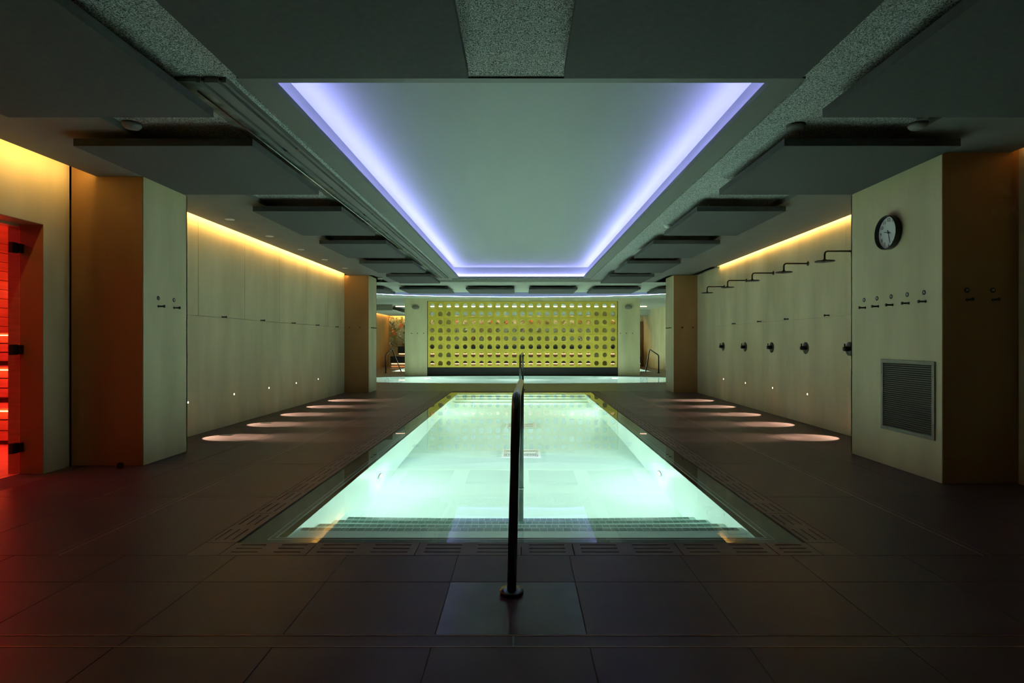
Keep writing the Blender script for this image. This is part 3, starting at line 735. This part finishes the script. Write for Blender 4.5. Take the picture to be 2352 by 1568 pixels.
# ================================================================== step lights in both walls
sl0 = empty('step_light', (0, 0, 0), '', 'light')
MB().lathe([(.017, 0), (.017, .006), (.012, .007)], 14).build('bezel', M_chrome, sl0)
MB().lathe([(.011, .003), (.011, .0085)], 12).build('lens', E_step, sl0)
cnt = 0
for s in (-1, 1):
    xw = WLF if s < 0 else WR
    for i, y in enumerate((6.92, 8.03, 9.14, 10.25, 11.36)):
        a = sl0 if cnt == 0 else copy_tree(sl0); cnt += 1
        a.matrix_world = frame('+X' if s < 0 else '-X', (xw, y, .425))
        a['label'] = 'tiny glowing low wall lamp on the %s, %s from the camera' % ('panelled wall without showers' if s < 0 else 'shower wall', ORD[i]); a['group'] = 'low wall lamps on the ' + ('panelled wall' if s < 0 else 'shower wall')
        spot('step_lamp_beam', (xw - s * .03, y, .42), (xw - s * 0.45, y, 0.0), STR['step'], (1.0, .90, .58), 47, 0.25, 0.003)
        spot('step_lamp_beam', (xw - s * .03, y, .42), (xw - s * 1.20, y, 0.0), STR['step'] * 1.1, (1.0, .90, .58), 40, 1.0, 0.003)

# ================================================================== recessed downlights, detectors, cameras
dl0 = empty('downlight', (0, 0, 0), '', 'light')
MB().lathe([(.055, 0), (.058, -.004), (.045, -.006), (.042, 0)], 20).build('ring', mat('satin_ring', (.85, .85, .8), .4, .2), dl0)
MB().lathe([(.042, -.001), (.02, -.004), (.0, -.004)], 16).build('reflector', mat('lamp_reflector', (.8, .8, .74), .3, .2), dl0)
for i, y in enumerate((7.14, 8.27, 9.45, 10.6, 11.8)):
    a = dl0 if i == 0 else copy_tree(dl0); a.location = (-3.66, y, ZS)
    a['label'] = 'small unlit round downlight in the side soffit, %s from the camera' % ORD[i]; a['group'] = 'downlights over the panelled wall'
def detector(px, py, a, label, dark=False, r=.06):
    Y = 1306 * a / (787 - py); X = (px - 1197) * Y / 1306
    e = empty('smoke_detector', (X, Y, CZ + a), label, 'detector')
    MB().lathe([(r, 0), (r, -.02), (r * .8, -.035), (0, -.036)], 24).build('housing', M_white if not dark else M_soffit, e)
    MB().lathe([(r * 1.1, 0), (r * 1.1, -.006), (r, -.006)], 24).build('base_ring', M_white if not dark else M_blackm, e)
detector(1536, 517, 1.6, 'pale round smoke detector on the sprayed ceiling by the shower side panels')
detector(1828, 287, 1.6, 'dark round ceiling disc above the nearest gap in the panels on the shower side', True)
detector(2108, 284, 1.55, 'dark round ceiling disc close to the clock column', True)
detector(303, 283, 1.55, 'dark round ceiling disc close to the sauna door', True)
e = empty('dome_camera', (-3.36, 13.55, ZS - .0), 'small black dome camera on the ceiling by the far left column', 'camera')
MB().lathe([(.06, 0), (.06, -.04), (.05, -.045)], 20).build('housing', M_white, e)
MB().lathe([(.05, -.045), (.045, -.07), (.025, -.09), (0, -.095)], 20).build('dome', M_black, e)
for s in (-1, 1):
    e = empty('emergency_light', (0, 0, 0), 'oval twin-lamp emergency light high on the pier at the %s of the yellow screen' % ('left' if s < 0 else 'right'), 'light', 'emergency lights on the piers', M=frame('-Y', (-3.67 if s < 0 else 3.74, SY, 2.385)))
    MB().lathe([(.11, 0), (.11, .05), (.09, .06), (0, .06)], 20, Matrix.Diagonal((1.15, .7, 1, 1))).build('housing', M_grille, e)
    for q in (-1, 1): MB().lathe([(.018, .06), (.015, .07), (0, .072)], 12, Matrix.Translation((q * .1, .01, -.03))).build('lamp', emit('emergency_lamp', (.8, 1, .9), 2.0), e)
    MB().lathe([(.008, .03), (.006, .04)], 8, Matrix.Translation((0, -.075, 0))).build('indicator', emit('indicator', (.7, 1, .8), 1.5), e)

# ================================================================== handrails
def rail(name, pts, r, label, flange_pts, bend=.07, m=M_steel):
    P = [Vector(p) for p in pts]; path = [P[0]]
    for i in range(1, len(P) - 1):
        a, b_, c = P[i - 1], P[i], P[i + 1]; d1 = min(bend, (a - b_).length / 2.1); d2 = min(bend, (c - b_).length / 2.1)
        s_, e_ = b_ + (a - b_).normalized() * d1, b_ + (c - b_).normalized() * d2
        for k in range(9):
            t = k / 8; path.append(s_.lerp(b_, t).lerp(b_.lerp(e_, t), t))
    path.append(P[-1])
    e = empty(name, P[0], label, 'handrail'); Lm = Matrix.Translation(-P[0])
    MB().tube(path, r, 20).build('rail_tube', m, e, Lm)
    for f in flange_pts:
        MB().lathe([(r * 2.55, 0), (r * 2.55, .016), (r * 2.45, .02), (r * 1.05, .02)], 28, Matrix.Translation(Vector(f) - P[0])).build('flange', m, e)
    return e
o = rail('handrail', [(-.044, 2.61, 0), (-.022, 2.61, .90), (0.0, 4.52, .845), (-.004, 4.52, -1.02)], .0215, 'black steel handrail standing on the near deck and dipping into the foreground pool', [(-.044, 2.61, 0)], .09)
MB().lathe([(.023, 0), (.026, .004), (.023, .008)], 20, Matrix.Translation((0.042, 1.91, WZ))).build('collar', M_chrome, o)
rail('handrail', [(.04, 13.85, 0), (.04, 13.85, .90), (-.02, 12.3, .87), (-.02, 12.3, -1.05)], .024, 'dark steel handrail at the far end of the long pool', [(.04, 13.85, 0)], .09)
rail('handrail', [(-5.12, 21.5, 0), (-5.12, 21.5, .68), (-4.98, 21.9, .92), (-4.72, 22.95, -.3)], .022, 'bent steel handrail of the rear pool by the orange-lit wall', [(-5.12, 21.5, 0)], .06)
rail('handrail', [(5.2, 21.5, 0), (5.2, 21.5, .68), (4.95, 21.9, .90), (4.98, 22.95, -.3)], .022, 'bent steel handrail of the rear pool by the brown door', [(5.2, 21.5, 0)], .06)

# ================================================================== floor channel in front
fc = empty('floor_channel', (0, 2.195, 0), 'slim covered drainage channel crossing the floor at the bottom of the picture', 'drain')
xs2 = [-4.19, -3.03, -1.53, -.03, 1.47, 2.97, WR - .01]
for a, b_ in zip(xs2[:-1], xs2[1:]):
    MB().box(a + .003, -.037, -.02, b_ - .003, .037, -.001).build('cover_plate', M_tile, fc)
ftrim = mat('channel_trim', (.55, .33, .25), .35, .5)
for yy in (-.0435, .0405): MB().box(-4.19, yy, -.02, WR - .01, yy + .003, .0006).build('edge_bead', ftrim, fc)
MB().box(-.034, -.037, -.02, -.026, .037, .0006).build('joint_bead', M_chrome, fc)
tag(MB().box(-3.69, 5.19, 0, -3.655, 5.23, .045).box(-3.685, 5.195, .045, -3.66, 5.225, .055).build('door_stop', M_black), 'tiny black door stop on the floor by the sauna-side column', 'door stop')
for px, py, lab in ((521, 999, 'small metal floor drain in the light patch nearest the camera, panelled side'), (613, 971, 'small metal floor drain in the second light patch, panelled side'), (1663, 947, 'small metal floor drain in the light patches of the shower side')):
    yy = 1501.9 / (py - 787); xx = (px - 1197) * yy / 1306
    e = empty('floor_drain', (xx, yy, 0), lab, 'drain')
    MB().box(-.07, -.05, 0, .07, .05, .003).build('frame', M_steel, e); MB().box(-.055, -.012, .003, .055, .012, .0045).build('slot', M_black, e)
# ================================================================== sauna behind the glass door
dr = empty('door_1', (-4.40, DY1, 0), None, None, None, 'structure')
MB().box(-.012, -.95, .01, 0, -.015, 2.15).build('glass_pane', M_glass, dr)
for z in (.235, 1.09, 1.975):
    MB().box(-.02, -.10, z - .045, .014, -.045, z + .045).box(-.014, -.05, z - .04, .03, .0, z + .04).build('hinge', M_black, dr)
sa = tag(MB().box(-7.2, 2.0, -.03, -4.41, 8.2, 0).build('floor', M_wood), kind='structure')
sw_ = MB(); z = 0
for k in range(20):
    sw_.box(-7.15, 8.08, .125 * k + .004, -4.41, 8.2, .125 * (k + 1) - .004); sw_.box(-7.2, 2.0, .125 * k + .004, -7.08, 8.1, .125 * (k + 1) - .004)
sw_.box(-7.2, 2.0, 0, -7.15, 8.2, 2.5).box(-7.2, 8.15, 0, -4.41, 8.2, 2.5)
sw_.box(-7.2, 1.9, 0, -4.41, 2.0, 2.5).box(-7.2, 1.9, 2.5, -4.41, 8.2, 2.55).box(-4.50, 5.2, 0, -4.42, 8.2, 2.5).box(-4.50, 1.9, 0, -4.42, 3.8, 2.5)
tag(sw_.build('wall_sauna', M_wood), kind='structure')
MB().box(-4.51, 4.998, 0, -4.405, 5.06, 2.3).box(-4.51, 3.98, 0, -4.415, 4.02, 2.3).box(-4.51, 3.98, 2.17, -4.415, 5.06, 2.3).build('frame', M_wood, dr, Matrix.Translation((4.40, -DY1, 0)))
bn = empty('sauna_bench', (-6, 7, 0), 'tiered slatted wooden bench glowing red inside the sauna', 'bench')
for t, (y0, y1, zt) in enumerate(((6.35, 6.95, .42), (6.95, 7.5, .85), (7.5, 8.05, 1.28))):
    for k in range(5):
        yy = y0 + k * (y1 - y0) / 5
        MB().box(-1.05, yy - 7, zt - .035, 1.45, yy - 7 + (y1 - y0) / 5 - .012, zt).build('slat', M_wood, bn)
    for k in range(3):
        MB().box(-1.05, y0 + .05 - 7, zt - .13 - .12 * k, 1.45, y0 + .075 - 7, zt - .13 - .12 * k + .105).build('slat', M_wood, bn)
rg = 'red light lines under the sauna benches'
for t, (y0, zt, wd) in enumerate(((6.37, .40, 'lowest'), (6.97, .83, 'middle'), (7.52, 1.26, 'highest'))):
    strip((-7.0, y0 - .035, zt - .012), (-4.6, y0 - .035, zt - .012), (0, 0, .012), E_red, 'red light line under the %s sauna bench' % wd, rg, 4)
strip((-7.05, 8.04, 1.85), (-4.6, 8.04, 1.85), (0, 0, .02), E_red, 'red light line high on the sauna wall', rg, 4)
area('sauna_fill', (-5.7, 5.2, 2.45), (-5.7, 5.2, 0), STR['sauna'], (1.0, .035, .05), 1.2, 3.4)
area('sauna_fill', (-5.6, 5.35, 2.2), (-5.8, 7.6, .6), STR['sauna'] * 2.0, (1.0, .035, .035), .8, .8)  # added red fill light aimed at the benches, no fixture

# ================================================================== beyond the screen
mural = bpy.data.materials.new('mural_print'); mural.use_nodes = True; nt = mural.node_tree; b = nt.nodes['Principled BSDF']; b.inputs['Roughness'].default_value = .6
geo = nt.nodes.new('ShaderNodeNewGeometry')
def nz_(scale, det, dist=0.0):
    n = nt.nodes.new('ShaderNodeTexNoise'); n.inputs['Scale'].default_value = scale; n.inputs['Detail'].default_value = det; n.inputs['Distortion'].default_value = dist
    nt.links.new(geo.outputs['Position'], n.inputs['Vector']); return n
base = (.27, .30, .19, 1); cur = None
def layer(prev, fac, lo, hi, colr):
    r = nt.nodes.new('ShaderNodeMapRange'); r.inputs[1].default_value = lo; r.inputs[2].default_value = hi; nt.links.new(fac, r.inputs[0])
    mx = nt.nodes.new('ShaderNodeMix'); mx.data_type = 'RGBA'; nt.links.new(r.outputs[0], mx.inputs[0])
    if prev is None: mx.inputs[6].default_value = base
    else: nt.links.new(prev, mx.inputs[6])
    mx.inputs[7].default_value = colr; return mx.outputs[2]
cur = layer(None, nz_(1.1, 3, 1.5).outputs['Fac'], .50, .56, (.16, .15, .03, 1))
cur = layer(cur, nz_(3.5, 4, 2.5).outputs['Fac'], .56, .60, (.05, .07, .03, 1))
cur = layer(cur, nz_(2.3, 2, 3.0).outputs['Fac'], .62, .66, (.50, .10, .02, 1))
cur = layer(cur, nz_(5.5, 2, 1.0).outputs['Fac'], .64, .68, (.75, .70, .60, 1))
cur = layer(cur, nz_(4.1, 2, 2.0).outputs['Fac'], .70, .72, (.10, .14, .35, 1))
nt.links.new(cur, b.inputs['Base Color'])
tag(MB().box(-6.48, 27.93, .98, 5.2, 27.98, 2.44).build('mural', mural), 'long painted mural of tangled branches and flowers on the back wall', 'artwork')
strip((-6.4, 27.84, 2.52), (5.1, 27.84, 2.52), (0, .05, 0), E_mural, 'warm light line above the mural', None, 14)
be = empty('tiered_bench', (0, 26.9, 0), 'black two-tier bench with glowing edges below the mural', 'bench')
MB().box(-6.1, -.4, .22, 5.6, .3, .52).build('seat', M_bench, be); MB().box(-5.9, .3, .66, 5.6, 1.0, .98).build('upper_seat', M_bench, be)
MB().box(-6.0, -.2, 0, 5.5, .3, .22).box(-5.8, .5, .52, 5.5, 1.0, .66).build('base', M_wooddoor, be)
MB().box(-6.08, -.26, .15, 5.58, -.215, .185).build('lower_glow_strip', E_bench, be)
MB().box(-5.88, .44, .598, 5.58, .485, .635).build('upper_glow_strip', E_bench, be)
MB().box(-6.08, -.28, .03, 5.58, -.24, .07).build('lower_glow_strip', emit('bench_led_dim', (1, .4, .12), .8), be)
strip((-6.39, 23.1, 2.53), (-6.39, 27.7, 2.53), (0, 0, .04), emit('warm_fill_corner', WARM, 40.0), 'added warm light strip at the top of the orange-lit wall behind the far left column', None, 8)  # strip added to turn this side wall orange
tag(MB().box(-5.3, 24.0, 2.668, 5.3, 24.06, 2.698).build('linear_light', E_pink), 'long pinkish light bar under the ceiling behind the screen', 'light')
d2 = empty('door_2', (5.5, 27.96, 0), None, None, None, 'structure')
MB().box(-.25, -.03, 0, .5, 0, 2.2).build('door_leaf', M_wooddoor, d2)
MB().tube([(-.12, -.08, .75), (-.12, -.08, 1.4)], .018, 8).build('door_handle', M_black, d2)
